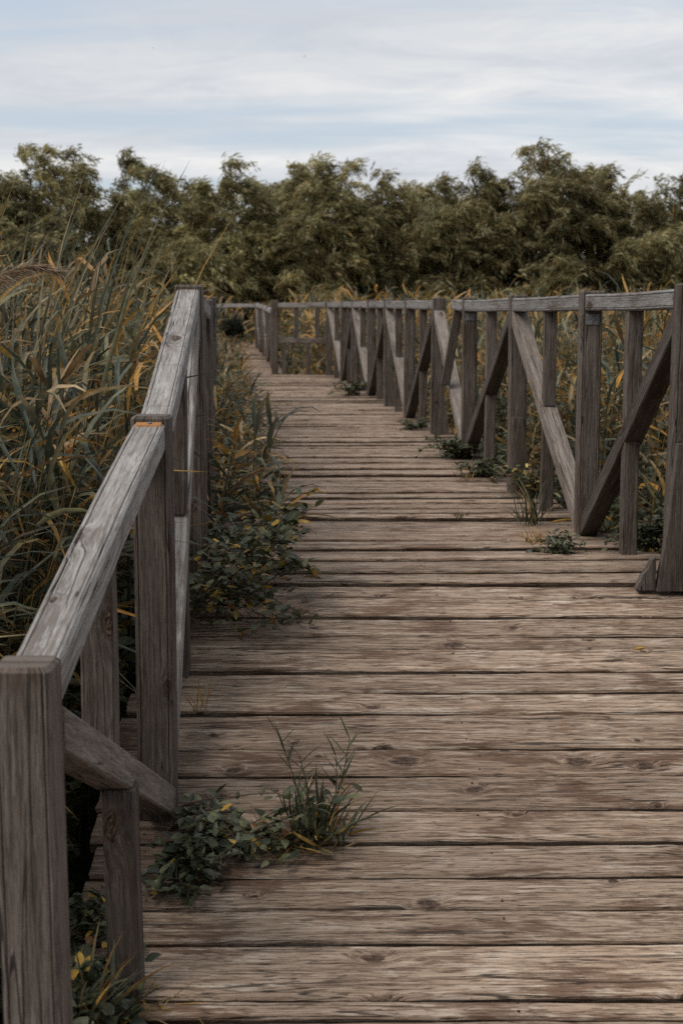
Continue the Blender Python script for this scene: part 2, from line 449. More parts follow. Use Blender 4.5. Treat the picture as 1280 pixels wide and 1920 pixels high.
# ---- farthest railing, at the bend
far = empty('wooden_railing', (-1.6, 30, deck_z(30)))
tag(far, 'farthest railing at the bend of the walk, seen small left of the cross railing', 'railing')
FP = []
for x, y in ((-1.12, 23.6), (-1.28, 25.3), (-1.44, 27.0), (-1.60, 28.7), (-1.78, 30.4), (-2.9, 32.2), (-4.1, 33.6)):
    FP.append((x, y, deck_z(y) + .96, deck_z(y)))
for q in FP: post(far, *q)
for i in range(4): bay(far, FP[i], FP[i + 1], i % 2 == 0)
for i in (4, 5):
    A, B = FP[i], FP[i + 1]
    beam('handrail', M_RAIL, far, (A[0], A[1] - .03, A[2] - .06), (B[0], B[1] - .03, B[2] - .06), .088, .08, bright=.8)
    beam('baluster', M_POST, far, ((A[0] + B[0]) / 2, (A[1] + B[1]) / 2 + .03, A[3]), ((A[0] + B[0]) / 2, (A[1] + B[1]) / 2 + .03, A[2] - .1), .066, .066, up=(0, 1, 0))

# ------------------------------------------------------------------ boardwalk
def build_deck():
    # measured plank joints on the ramp, then random board widths
    joints = [1.70, 1.86, 2.02, 2.17, 2.33, 2.48, 2.64, 2.80, 2.94, 3.07]
    for py in (1885, 1778, 1712, 1645, 1583, 1520, 1458, 1407, 1345, 1303, 1259, 1221, 1195, 1160, 1125):
        joints.append(on_deck(640, py).y)
    joints = sorted(joints)
    WIDE = [on_deck(640, q).y for q in (1885, 1778, 1583, 1520, 1303, 1195, 1125)]
    y = joints[-1]
    while y < 35.5:
        y += random.choice([.105, .12, .13, .14, .15, .12, .135]); joints.append(y)
    y = joints[0]
    while y > -2.5:
        y -= .15; joints.insert(0, y)
    V, Fc, UV, T = [], [], [], []
    NS = 36
    th = .042
    for bi in range(len(joints) - 1):
        y0, y1 = joints[bi], joints[bi + 1]
        yc = (y0 + y1) / 2
        if yc < -2: continue
        slope = (deck_z(y1) - deck_z(y0)) / (y1 - y0)
        gap = (.019 if any(abs(y1 - q) < .01 or abs(y0 - q) < .01 for q in WIDE) else random.choice([.012, .014, .016])) if yc < 5.25 else random.choice([.012, .014, .017, .022, .028])
        xl, xr = left_x(yc) - (.155 if yc < 4.6 else .125) + random.uniform(-.025, .012), right_x(yc) + .13 + random.uniform(-.02, .03)
        if yc > 21.9: xl = left_x(yc) - .1; xr = right_x(yc) + .12
        rot = R(.45) + R(random.gauss(0, .22)) + (R(2.2) * min(1, max(0, (yc - 6) / 12)))
        dz = random.gauss(0, .0022 if yc < 5.3 else .0065); tilt = random.gauss(0, .012)
        w = (y1 - y0) - gap
        L = xr - xl
        x0v, v0 = random.uniform(0, 200), bi * 1.37
        prof = [(-.5, -1, 0), (-.5, -.0, .2), (-.5, 0, 1)]
        ch = random.uniform(.002, .004); uc = .016
        sec = [(-w / 2 + uc, -th), (-w / 2, -ch - .004), (-w / 2 + ch, 0), (-w / 4, .0008), (w / 4, .0008), (w / 2 - ch, 0), (w / 2, -ch - .004), (w / 2 - uc, -th)]
        n = len(sec)
        pv = [0]
        for i in range(n - 1): pv.append(pv[-1] + math.dist(sec[i], sec[i + 1]))
        br = random.gauss(1.0, .085); br = min(1.2, max(.78, br))
        rd = max(0, random.gauss(.0, .11))
        if abs(yc - 4.27) < .08: rd, br = .18, .92
        p = [random.uniform(0, 6.28) for _ in range(6)]
        base = len(V)
        cup = random.gauss(0, .0016)
        for k in range(NS + 1):
            t = k / NS; x = xl + L * t
            e0 = .0022 * (math.sin(x * 7 + p[0]) + .7 * math.sin(x * 17 + p[1])) * .7
            e1 = .0022 * (math.sin(x * 6 + p[2]) + .7 * math.sin(x * 19 + p[3])) * .7
            zz = dz + .0022 * math.sin(x * 2.3 + p[4])
            eg = max(0, 1 - min(x - xl, xr - x) / .55)
            for i, (c, z) in enumerate(sec):
                yy = c + (e0 if i < 3 else e1 if i > 4 else 0)
                s = yy * (slope + tilt)
                zc = cup * (abs(c) / (w / 2)) ** 2 + random.gauss(0, .0006) * (1 if z > -.03 else 0)
                nx, ny = x, yc + yy + (x - (xl + xr) / 2) * math.tan(rot)
                if k in (0, NS): nx += random.uniform(-.004, .004)
                V.append((nx, ny, deck_z(yc) + s + z + zz + zc)); T.append((br, rd, eg, 1))
        for k in range(NS):
            for i in range(n - 1):
                a, b = base + k * n + i, base + k * n + i + 1
                Fc.append((a, a + n, b + n, b))
                ux = lambda kk: x0v + L * kk / NS
                UV += [(ux(k), v0 + pv[i]), (ux(k + 1), v0 + pv[i]), (ux(k + 1), v0 + pv[i + 1]), (ux(k), v0 + pv[i + 1])]
        for fx in (.07, .5, .93):                              # dark nail heads over the stringers
            for c0 in (-.27, .27):
                if yc > 13 or random.random() < .45: continue
                nx = xl + L * fx + random.uniform(-.018, .018); yy = c0 * w + random.uniform(-.008, .008); r_ = random.uniform(.0024, .0036)
                nz = deck_z(yc) + yy * (slope + tilt) + dz + .0022 * math.sin(nx * 2.3 + p[4]) + .0032
                b0 = len(V); ny = yc + yy + (nx - (xl + xr) / 2) * math.tan(rot)
                for hh, rr in ((-.004, r_), (0, r_ * .9)):
                    for q in range(6):
                        V.append((nx + rr * math.cos(q * 1.047), ny + rr * math.sin(q * 1.047), nz + hh + rr * math.sin(q * 1.047) * slope)); T.append((.22, .5, 0, 1))
                for q in range(6):
                    Fc.append((b0 + q, b0 + (q + 1) % 6, b0 + 6 + (q + 1) % 6, b0 + 6 + q)); UV += [(.01 * q, v0)] * 4
                Fc.append(tuple(range(b0 + 6, b0 + 12))); UV += [(.003 * q, v0 + .004 * (q % 3)) for q in range(6)]
        for k, rev in ((0, False), (NS, True)):
            f = [base + k * n + i for i in range(n)]; uvf = [(x0v + sec[i][1], v0 + pv[i]) for i in range(n)]
            if rev: f, uvf = f[::-1], uvf[::-1]
            Fc.append(tuple(f)); UV += uvf
    # stringers and bearers under the boards
    def boxm(x0, x1, y0, y1, za0, za1, hh):
        b = len(V)
        for (y, z) in ((y0, za0), (y1, za1)):
            for (x, q) in ((x0, -hh), (x1, -hh), (x1, 0), (x0, 0)):
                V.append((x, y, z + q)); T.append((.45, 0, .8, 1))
        for f in ((0, 1, 2, 3), (7, 6, 5, 4), (0, 4, 5, 1), (1, 5, 6, 2), (2, 6, 7, 3), (3, 7, 4, 0)):
            Fc.append(tuple(b + i for i in f))
            for i in f: UV.append((V[b + i][1], V[b + i][0] + V[b + i][2]))
    ys = [-2, 1.7, 2.4, 3.93, 5.42, 6.75, 8.3, 10, 11.7, 15, 18.3, 21.4]
    for a, b in zip(ys[:-1], ys[1:]):
        for f in (.06, .5, .94):
            xa = left_x(a) + (right_x(a) - left_x(a)) * f; xb = left_x(b) + (right_x(b) - left_x(b)) * f
            x = (xa + xb) / 2
            boxm(x - .04, x + .04, a, b, deck_z(a) - .062, deck_z(b) - .062, .14)
    me = bpy.data.meshes.new('boardwalk')
    me.from_pydata(V, [], Fc)
    me.uv_layers.new(name='UVMap').data.foreach_set('uv', np.array(UV, dtype=np.float32).ravel())
    a = me.attributes.new('tint', 'FLOAT_COLOR', 'POINT')
    a.data.foreach_set('color', np.array(T, dtype=np.float32).ravel())
    me.update()
    o = link('boardwalk', me, M_DECK)
    tag(o, 'weathered brown plank boardwalk ramp curving away to the left', 'boardwalk', kind='structure')
build_deck()

# ------------------------------------------------------------------ ground
def build_ground():
    n = 60
    xs = np.concatenate([-np.geomspace(600, .5, 40), np.geomspace(.5, 600, 40)])
    ys = np.concatenate([-np.geomspace(600, 1, 20), np.linspace(0, 60, 50), np.geomspace(65, 900, 20)])
    X, Y = np.meshgrid(xs, ys)
    Z = .03 * np.sin(X * 1.3) * np.sin(Y * .9) - .02
    V = np.stack([X, Y, Z], -1).reshape(-1, 3)
    nx, ny = len(xs), len(ys)
    i = np.arange(ny - 1)[:, None] * nx + np.arange(nx - 1)[None]
    Fq = np.stack([i, i + 1, i + nx + 1, i + nx], -1).reshape(-1, 4)
    o = link('ground', mesh_np('ground', V, Fq, smooth=True), M_SOIL)
    tag(o, 'dark boggy marsh ground under the reeds', 'ground', kind='structure')
build_ground()

# ------------------------------------------------------------------ foliage builders (vectorised)
class Fol:
    def __init__(s): s.V, s.F, s.C, s.n = [], [], [], 0
    def put(s, V, Fq, C):
        s.V.append(V.reshape(-1, 3)); s.F.append(Fq.reshape(-1, 4) + s.n); s.C.append(C.reshape(-1, 3)); s.n += len(s.V[-1])
    def ribbons(s, base, az, e0, droop, L, W, col, tip=None, nseg=4, wind=0., wprof=None, fold=.25, roll=None, windaz=0., power=1.4, flat=False):
        """leaf blades: base (N,3); az heading; e0 start elevation; droop total loss of elevation; tip colour; wind turns the heading to windaz"""
        N = len(base)
        if N == 0: return None
        A = lambda q: np.broadcast_to(np.asarray(q, dtype=float), (N,))
        az, e0, droop, L, W, wind = A(az), A(e0), A(droop), A(L), A(W), A(wind)
        roll = np.zeros(N) if roll is None else A(roll)
        if wprof is None: wprof = np.interp(np.linspace(0, 1, nseg + 1), [0, .12, .35, .7, 1], [.35, .85, 1, .65, .02])
        p = base.copy(); pts = []; dirs = []
        for k in range(nseg + 1):
            t = k / nseg
            el = e0 - droop * t ** power
            dl = (windaz - az + np.pi) % (2 * np.pi) - np.pi
            a = az + dl * wind * t
            d = np.stack([np.cos(a) * np.cos(el), np.sin(a) * np.cos(el), np.sin(el)], -1)
            pts.append(p.copy()); dirs.append((a, el)); p = p + d * (L / nseg)[:, None]
        rows = []
        for k in range(nseg + 1):
            a, el = dirs[k]
            side = np.stack([-np.sin(a), np.cos(a), np.zeros(N)], -1)
            nrm = np.stack([-np.cos(a) * np.sin(el), -np.sin(a) * np.sin(el), np.cos(el)], -1)
            sd = side * np.cos(roll)[:, None] + nrm * np.sin(roll)[:, None]
            nn = nrm * np.cos(roll)[:, None] - side * np.sin(roll)[:, None]
            hw = (W * wprof[k] / 2)[:, None]
            if flat: rows.append(np.stack([pts[k] - sd * hw, pts[k] + sd * hw], 1))
            else: rows.append(np.stack([pts[k] - sd * hw, pts[k] - nn * hw * fold * 2, pts[k] + sd * hw], 1))
        V = np.stack(rows, 1)                                    # N, nseg+1, 3, 3
        M = 2 if flat else 3
        idx = np.arange(N * (nseg + 1) * M).reshape(N, nseg + 1, M)
        f1 = np.stack([idx[:, :-1, 0], idx[:, :-1, 1], idx[:, 1:, 1], idx[:, 1:, 0]], -1)
        Fq = f1.reshape(-1, 4)
        if not flat:
            f2 = np.stack([idx[:, :-1, 1], idx[:, :-1, 2], idx[:, 1:, 2], idx[:, 1:, 1]], -1)
            Fq = np.concatenate([Fq, f2.reshape(-1, 4)])
        col = np.broadcast_to(np.asarray(col, dtype=float), (N, 3)); tip = col if tip is None else np.broadcast_to(np.asarray(tip, dtype=float), (N, 3))
        t = np.linspace(0, 1, nseg + 1)[None, :, None] ** 1.8
        C = col[:, None] * (1 - t) + tip[:, None] * t
        C = np.repeat(C[:, :, None, :], M, 2)
        s.put(V, Fq, C)
        return np.stack(pts, 1)                                  # N, nseg+1, 3
    def tubes(s, pts, r, col, sides=4):
        """pts (N,S,3), r (N,S) or scalar"""
        N, S, _ = pts.shape
        r = np.broadcast_to(np.asarray(r, dtype=float), (N, S))
        d = np.gradient(pts, axis=1); d /= np.linalg.norm(d, axis=-1, keepdims=True) + 1e-9
        ref = np.where(np.abs(d[..., 2:3]) > .9, np.array([1., 0, 0]), np.array([0, 0, 1.]))
        a = np.cross(d, ref); a /= np.linalg.norm(a, axis=-1, keepdims=True) + 1e-9
        b = np.cross(d, a)
        ang = np.arange(sides) * 2 * np.pi / sides
        V = pts[:, :, None] + (a[:, :, None] * np.cos(ang)[None, None, :, None] + b[:, :, None] * np.sin(ang)[None, None, :, None]) * r[:, :, None, None]
        idx = np.arange(N * S * sides).reshape(N, S, sides)
        nx = np.roll(idx, -1, 2)
        Fq = np.stack([idx[:, :-1], nx[:, :-1], nx[:, 1:], idx[:, 1:]], -1)
        col = np.broadcast_to(np.asarray(col, dtype=float), (N, 3))
        s.put(V, Fq, np.repeat(col, S * sides, 0))
    def build(s, name, mat, parent=None, smooth=True):
        V, Fq, C = np.concatenate(s.V), np.concatenate(s.F), np.concatenate(s.C)
        if parent is not None:
            return link(name, mesh_np(name, V, Fq, C, smooth=smooth), mat, parent)
        c = np.array([V[:, 0].mean(), V[:, 1].mean(), V[:, 2].min()])     # origin at the base
        return link(name, mesh_np(name, V - c, Fq, C, smooth=smooth), mat, None, Vector(c))

U = lambda a, b, n: rng.uniform(a, b, n)
def pick(pal, n, jit=.18):
    pal = np.array([p[:3] for p in pal]), np.array([p[3] for p in pal])
    i = rng.choice(len(pal[0]), n, p=pal[1] / pal[1].sum())
    return pal[0][i] * (1 + rng.normal(0, jit, (n, 1)))
GREENS = [(.064, .077, .056, 4), (.092, .105, .074, 4), (.14, .148, .095, 2.8), (.20, .195, .11, 1.5)]
DRY = [(.42, .26, .07, 2.4), (.42, .31, .17, 1.6), (.19, .12, .06, 1.4), (.48, .24, .05, 1.3)]

def reed_stand(fo, x, y, h, dry=.25, nleaf=7, lw=.022, ll=.42, z0=0., lean=.12, nseg=4, stem=True, windy=.55):
    """x,y,h arrays of stalks; leaves alternate up the upper stalk and stream to +x in the wind"""
    n = len(x)
    z0 = np.broadcast_to(np.asarray(z0, dtype=float), (n,))
    laz = rng.normal(.1, .7, n)
    S = 5
    t = np.linspace(0, 1, S)[None]
    lf = np.abs(rng.normal(lean, .07, n))
    off = (lf * h)[:, None] * t ** 2
    pts = np.stack([x[:, None] + np.cos(laz)[:, None] * off, y[:, None] + np.sin(laz)[:, None] * off, z0[:, None] + h[:, None] * t * (1 - .3 * lf[:, None] ** 2)], -1)
    sc = pick(GREENS[1:] + DRY[:3], n)
    if stem: fo.tubes(pts, np.linspace(.0048, .002, S)[None] * (lw / .022), sc, 3)
    m = n * nleaf
    k = np.repeat(np.arange(n), nleaf)
    tt = np.clip(np.tile(np.linspace(.32, .99, nleaf), n) + rng.normal(0, .03, m), .1, 1)
    f = tt * (S - 1); i0 = np.minimum(f.astype(int), S - 2); fr = (f - i0)[:, None]
    b = pts[k, i0] * (1 - fr) + pts[k, i0 + 1] * fr
    az = U(-np.pi, np.pi, m)
    L = ll * U(.6, 1.3, m) * (1 - .45 * np.abs(tt - .7) / .5)
    e0 = U(.1, 1.05, m) + .35 * (tt > .9)
    isdry = rng.random(m) < dry + .22 * (tt < .45)
    col = np.where(isdry[:, None], pick(DRY, m), pick(GREENS, m))
    tip = np.where((rng.random(m) < .36)[:, None], pick(DRY, m), col * 1.1)
    fo.ribbons(b, az, e0, U(.7, 2.1, m), L, lw * U(.6, 1.25, m), col, tip, nseg, wind=windy * U(.4, 1.1, m), roll=rng.normal(0, .5, m), fold=.22, windaz=0.15)

# ---- left reed bed
fo = Fol()
n = 2500
y = 2.7 + 9.5 * rng.random(n) ** 1.25
xr_ = np.array([left_x(q) for q in y]) - .40 - .12 * np.clip((5 - y) / 2, 0, 1)
wdt = .20 * y + .9
x = xr_ - wdt * rng.random(n)
dist = (xr_ - x)
h = 1.50 + .045 * (y - 4) + .35 * np.clip(dist, 0, 1) + rng.normal(0, .16, n)
h = np.where(y < 4, h - .28 * (4 - y), h)
h += np.where(rng.random(n) < .05, U(.15, .45, n), 0)
h = np.clip(h, .5, np.where(y < 5.2, 1.72 + .10 * (y - 4), 3.))
k = y < 4.4
reed_stand(fo, x[k], y[k], h[k], dry=.2, nleaf=9, lw=.017, ll=.40)
reed_stand(fo, x[~k], y[~k], h[~k], dry=.27, nleaf=9, lw=.025, ll=.50)
# sword-like upright leaves (cattail) standing above the bed
n = 200
y = U(5.6, 9.8, n); xl_ = np.array([left_x(q) for q in y]) - .42
x = xl_ - (.13 * y + .2) * rng.random(n) ** .8
L = np.where(rng.random(n) < .4, U(2.3, 2.72, n), U(1.8, 2.4, n)) - .55 * np.clip((x + 1.25 * y / 6) / .6, 0, 1) * (y < 8)
fo.ribbons(np.stack([x, y, np.full(n, .05)], -1), rng.normal(0., .7, n), U(1.32, 1.52, n), U(.02, .9, n), L, U(.020, .034, n), pick(GREENS, n), pick(DRY[:2] + GREENS[1:], n), 9, wind=.8, power=3.2, roll=U(-1.5, 1.5, n),
           wprof=np.array([.8, 1, 1, .95, .9, .8, .65, .5, .3, .02]))
o = fo.build('reed_bed', M_LEAF)
tag(o, 'tall windblown green and ochre reeds crowding the left railing', 'reeds', kind='stuff')

# ---- reeds farther left, towards the trees
fo = Fol()
n = 1900
y = U(11, 36, n); x0 = np.array([left_x(min(q, 34)) for q in y]) - .5
x = x0 - (.17 * y + 2.0) * rng.random(n)
h = 1.75 + rng.normal(0, .18, n)
reed_stand(fo, x, y, h, dry=.4, nleaf=6, lw=.035, ll=.5, nseg=3)
o = fo.build('reed_bed', M_LEAF)
tag(o, 'far reeds between the left railing and the trees', 'reeds', kind='stuff')

# ---- right reed bed
fo = Fol()
n = 3300
y = 4.2 + 20 * rng.random(n) ** 1.15
x0 = np.array([right_x(min(q, 21.6)) for q in y]) + .28
x = x0 + (.16 * y + .9) * rng.random(n)
h = 1.70 + .020 * (y - 6) + rng.normal(0, .15, n)
edge = np.clip((x - x0) / .5, 0, 1)
h *= .80 + .20 * edge
reed_stand(fo, x, y, h, dry=.36, nleaf=7, lw=.026, ll=.44)
o = fo.build('reed_bed', M_LEAF)
tag(o, 'dense green and golden reeds behind the right railing', 'reeds', kind='stuff')

# ---- short reeds and weeds crowding the left edge of the deck
fo = Fol()
n = 230
y = 6.0 + 16 * rng.random(n) ** .9
off = rng.random(n)
x = np.array([left_x(q) for q in y]) - .08 + .48 * off
zb_ = np.array([deck_z(q) for q in y])
h = U(.2, .75, n) * (1.1 - .55 * off) * np.interp(y, [6, 9, 14, 22], [.55, .7, .95, 1.1])
for zq in range(4):
    k = np.arange(n) % 4 == zq
    reed_stand(fo, x[k], y[k], h[k], dry=.3, nleaf=7, lw=.020, ll=.27, z0=zb_[k], stem=False)
o = fo.build('edge_weeds', M_LEAF)
tag(o, 'short leaning reeds and weeds crowding the far left deck edge', 'weeds', kind='stuff')

# ---- golden reeds in front of the trees
fo = Fol()
n = 3000
y = U(23, 39, n)
x = np.where(y < 34, -1.2 - .05 * (y - 22), -6.) + 0.4
x = x + (.26 * y + 3.5 - x) * rng.random(n)
h = 2.0 + .012 * (y - 23) + rng.normal(0, .2, n)
reed_stand(fo, x, y, h, dry=.42, nleaf=6, lw=.045, ll=.55, nseg=3)
o = fo.build('reed_bed', M_LEAF)
tag(o, 'golden far reeds at the foot of the trees', 'reeds', kind='stuff')

# ------------------------------------------------------------------ trees
TREE_GREENS = [(.26, .245, .122, 4), (.35, .325, .165, 3.5), (.47, .44, .26, 3.), (.42, .29, .12, .9)]
def tree(x, y, top, rx, label, leaves=400, shade=1., warm=0., low=.7, ry=None, spray=9, loose=1.):
    root = empty('tree', (x, y, 0)); tag(root, label, 'tree', 'windblown trees behind the reeds')
    tr, cr = Fol(), Fol()
    ry = ry or rx * .8
    cz = (top + low) / 2; rz = (top - low) / 2
    K = int(62 + 30 * rx)
    th = U(0, 2 * np.pi, K); ph = np.arccos(U(-1, 1, K)); rad = U(.25, 1, K) ** .5
    bump = 1 + .18 * np.sin(3 * th + x) + .12 * np.sin(5 * ph + y)
    c = np.stack([x + rx * rad * bump * np.sin(ph) * np.cos(th), y + ry * rad * np.sin(ph) * np.sin(th), cz + rz * rad * np.cos(ph) * .92], -1)
    c[:, 0] += .12 * (c[:, 2] - low)                               # leaning downwind
    # feathery leaders at the top
    ks = spray
    lt = np.stack([x + rx * U(-.8, .8, ks), y + ry * U(-.5, .5, ks), np.zeros(ks)], -1)
    lt[:, 2] = cz + rz * np.sqrt(np.clip(1 - ((lt[:, 0] - x) / (rx * 1.1)) ** 2, .1, 1)) * U(.82, 1.08, ks)
    lt[:, 0] += .12 * (lt[:, 2] - low)
    rc = np.concatenate([U(.30, .62, K), U(.14, .24, ks)])
    c = np.concatenate([c, lt])
    # trunk with limbs out to the clumps
    stems = random.choice([2, 3, 3, 4])
    fork = []
    for k in range(stems):
        a = random.uniform(0, 6.28); sp = rx * .35
        S = 6; t = np.linspace(0, 1, S)
        ex, ey, ez = x + math.cos(a) * sp + .25, y + math.sin(a) * sp * .6, low + (top - low) * random.uniform(.45, .7)
        p = np.stack([x + (ex - x) * t ** 1.4 + math.cos(a) * .08, y + (ey - y) * t ** 1.4 + math.sin(a) * .08, -.05 + (ez + .05) * t], -1)
        tr.tubes(p[None], np.linspace(.065, .025, S)[None] * (top / 6), (1, 1, 1), 6); fork.append(p)
    fork = np.stack(fork)
    si = rng.integers(0, stems, len(c)); ti = rng.integers(2, 6, len(c))
    s0 = fork[si, ti]; low_ok = np.minimum(s0[:, 2], c[:, 2] - .1); s0 = np.where((s0[:, 2] > c[:, 2])[:, None], fork[si, np.clip(ti - 2, 1, 5)], s0)
    t = np.linspace(0, 1, 5)[None, :, None]
    lim = s0[:, None] * (1 - t) + c[:, None] * t; lim[:, :, 2] += (.25 * np.sin(t[..., 0] * np.pi))
    tr.tubes(lim, np.linspace(.014, .004, 5)[None], (1, 1, 1), 4)
    # leaves: each clump a few streaming sprays
    nk = np.where(np.arange(len(c)) < K, leaves, int(leaves * .6))
    idx = np.repeat(np.arange(len(c)), nk); m = len(idx)
    NSP = 7
    Kc = len(c)
    so = rng.normal(0, 1, (Kc, NSP, 3)) * np.array([.85, .8, .55]) * (rc * .62)[:, None, None]
    saz = rng.normal(0, .55, (Kc, NSP)); sel = rng.normal(.55, .4, (Kc, NSP)); sl_ = U(.45, .95, (Kc, NSP)) * np.where(np.arange(Kc) < K, 1, .62)[:, None]
    sdr = U(.9, 1.9, (Kc, NSP))
    j = rng.integers(0, NSP, m); f = rng.random(m)
    el = sel[idx, j] - sdr[idx, j] * f * .55
    hd = np.stack([np.cos(saz[idx, j]) * np.cos(el), np.sin(saz[idx, j]) * np.cos(el), np.sin(el)], -1)
    p = c[idx] + so[idx, j] + hd * (f * sl_[idx, j])[:, None] + rng.normal(0, .055, (m, 3))
    p[:, 0] -= .22
    lel = sel[idx, j] - sdr[idx, j] * f + rng.normal(-.1, .35, m)
    tone = np.clip(rng.normal(1, .26, len(c)), .55, 1.7)[idx][:, None] * shade
    col = pick(TREE_GREENS, m, .2) * tone
    if warm: col = np.where((rng.random(m) < warm)[:, None], pick([(.22, .13, .045, 2), (.17, .11, .05, 3), (.26, .20, .08, 1)], m), col)
    cr.ribbons(p, saz[idx, j] + rng.normal(0, .55, m), lel, U(.1, .9, m), U(.12, .23, m), U(.030, .052, m), col, None, 2, wind=.6, roll=rng.normal(0, .7, m), flat=True,
               wprof=np.array([.4, 1, .05]))
    tr.build('trunk', M_BARK, root); cr.build('crown', M_TREE, root, smooth=False)

def px_x(px, y): return (px - 640) / 2690 * y
def px_z(py, y): return (600 - py) / 2640 * y + ZC
YT = 41
T = [   # (photo x of the crown, distance, photo y of its top, half width in photo px, warm, shade, label)
    (-60, 40, 300, 105, .03, .95, 'windblown tree cut by the left edge of the photo, behind the tall reeds'),
    (75, 40, 282, 95, .03, 1.0, 'tallest windblown tree at far left, feathery twigs against the grey cloud'),
    (200, 42, 306, 85, .02, .9, 'dark olive tree second from the left, just right of the tallest left tree'),
    (300, 41, 318, 75, .03, 1.0, 'low rounded olive tree above the left end of the skyline dip'),
    (410, 40, 316, 75, .05, 1.05, 'windblown tree with a small tuft on top, above the third left post'),
    (505, 42, 318, 75, .07, 1.1, 'pale olive tree left of the middle, leaves streaming right'),
    (590, 40, 308, 85, .09, 1.1, 'bushy middle tree directly above the far narrow end of the boardwalk'),
    (700, 41, 335, 80, .16, 1.08, 'lower brownish tree right of the middle, rusty tints in its leaves'),
    (775, 43, 345, 55, .12, 1.0, 'small low tree beside the little sky gap'),
    (850, 40, 314, 62, .12, .85, 'slim dark tree arching over the little sky gap'),
    (985, 40, 286, 88, .16, .9, 'tallest tree on the right with a loose leafy peak, rusty tints in its crown'),
    (1085, 41, 306, 62, .14, .85, 'dense dark tree with a flat top beside the peak, left of the right skyline notch'),
    (1165, 44, 372, 52, .06, .9, 'low thin tree in the right skyline notch'),
    (1245, 40, 338, 75, .06, .9, 'dark green tree at the right edge of the photo'),
    (1370, 41, 330, 85, .06, .9, 'dark green tree beyond the right edge of the photo, farthest right'),
]
for px, yy, pt, hw, warm, sh, lab in T:
    x = px_x(px, yy); top = px_z(pt + 20, yy)
    tree(x - .3, yy, top, hw / 2690 * yy * 1.2, lab, warm=warm, shade=sh, low=.1)

# low dark scrub under and between the trees
fo = Fol()
K = 560
cx = U(-19, 17, K); cy = np.where(np.arange(K) < 150, U(38.3, 40, K), U(43, 48, K)); cz = np.where(np.arange(K) < 150, .2 + 1.3 * rng.random(K), .3 + 4.2 * rng.random(K) ** .8)
idx = np.repeat(np.arange(K), 170); m = len(idx)
q = rng.normal(0, .42, (m, 3)); p = np.stack([cx[idx], cy[idx], cz[idx]], -1) + q * np.array([1.2, 1, .8]); p[:, 2] = np.abs(p[:, 2])
fo.ribbons(p, rng.normal(0, 1., m), rng.normal(.1, .5, m), U(.2, 1.2, m), U(.16, .3, m), U(.045, .08, m), pick(TREE_GREENS, m) * np.clip(rng.normal(.85, .2, K), .5, 1.3)[idx][:, None], None, 2, wind=.5, roll=rng.normal(0, .7, m), flat=True)
o = fo.build('undergrowth', M_TREE, smooth=False)
tag(o, 'low dark scrub filling the foot of the tree belt', 'undergrowth', kind='stuff')

# ------------------------------------------------------------------ plants at the boardwalk
def vine(name, label, cat, stems, leafsize, spread, pal=GREENS, yel=.06, height=.2, mat=None, per=14, group=None, sag=True):
    """leafy sprawling plant: stems = list of (start, end) points; leaves along arching stems"""
    fo = Fol()
    for s, e in stems:
        s, e = Vector(s), Vector(e); S = 9
        t = np.linspace(0, 1, S)[:, None]
        p = np.array(s)[None] * (1 - t) + np.array(e)[None] * t
        p[:, 2] += (height * random.uniform(.5, 1.2)) * np.sin(np.pi * t[:, 0]) ** .8
        p += np.cumsum(rng.normal(0, spread * .18, (S, 3)), 0) * t
        p[:, 2] = np.maximum(p[:, 2], min(s.z, e.z) + .006)
        fo.tubes(p[None], np.linspace(.0028, .0012, S)[None], (.09, .065, .04), 4)
        n = per
        f = rng.random(n) ** .8 * (S - 1.01); i0 = f.astype(int); b = p[i0] + (p[i0 + 1] - p[i0]) * (f - i0)[:, None]
        b = b + rng.normal(0, spread * .25, (n, 3)) * np.array([1, 1, .6]); b[:, 2] = np.maximum(b[:, 2], min(s.z, e.z) + .004)
        col = np.where((rng.random(n) < yel)[:, None], pick([(.42, .26, .05, 2), (.36, .29, .09, 1), (.25, .13, .05, 1)], n), pick(pal, n, .25))
        fo.ribbons(b, U(-np.pi, np.pi, n), U(-.2, .9, n), U(.3, 1.3, n), leafsize * U(.6, 1.3, n), leafsize * .5 * U(.7, 1.3, n), col, col * 1.15, 4, roll=rng.normal(0, .4, n), fold=.18,
                   wprof=np.array([.25, 1., .92, .55, .02]))
    o = fo.build(name, mat or M_BROAD)
    return tag(o, label, cat, group)

def tuft(name, label, cat, base, n, L, W, spread=.05, pal=GREENS, dry=.25, lean=0., e=(.6, 1.5), droop=(.1, .9), group=None, nseg=5, fold=.22):
    fo = Fol()
    b = np.array(base)[None] + rng.normal(0, spread, (n, 3)) * np.array([1, 1, 0])
    isd = rng.random(n) < dry
    col = np.where(isd[:, None], pick(DRY, n), pick(pal, n))
    fo.ribbons(b, U(-np.pi, np.pi, n), U(e[0], e[1], n), U(droop[0], droop[1], n), L * U(.45, 1.1, n), W * U(.6, 1.2, n), col, np.where((rng.random(n) < .3)[:, None], pick(DRY, n), col), nseg, wind=lean, roll=rng.normal(0, .7, n), fold=fold)
    o = fo.build(name, M_LEAF)
    return tag(o, label, cat, group)

DK = [(.052, .066, .038, 4), (.078, .09, .05, 3), (.12, .126, .066, 2.2)]
def D(x, y, dz=0.): return (x, y, deck_z(y) + .004 + dz)

# vine at the third left post
st = []
for k in range(34):
    y0 = random.uniform(4.95, 5.7); y1 = y0 + random.uniform(-.35, .25)
    st.append((D(left_x(y0) + random.uniform(-.12, .08), y0), D(random.uniform(-.42, -.16) + (.05 if k < 6 else 0), max(4.95, y1), random.uniform(.0, .16))))
vine('creeper', 'dark leafy creeper with yellow leaves spilling onto the deck at the third left post', 'creeper', st, .045, .13, DK, .12, .16, per=22)

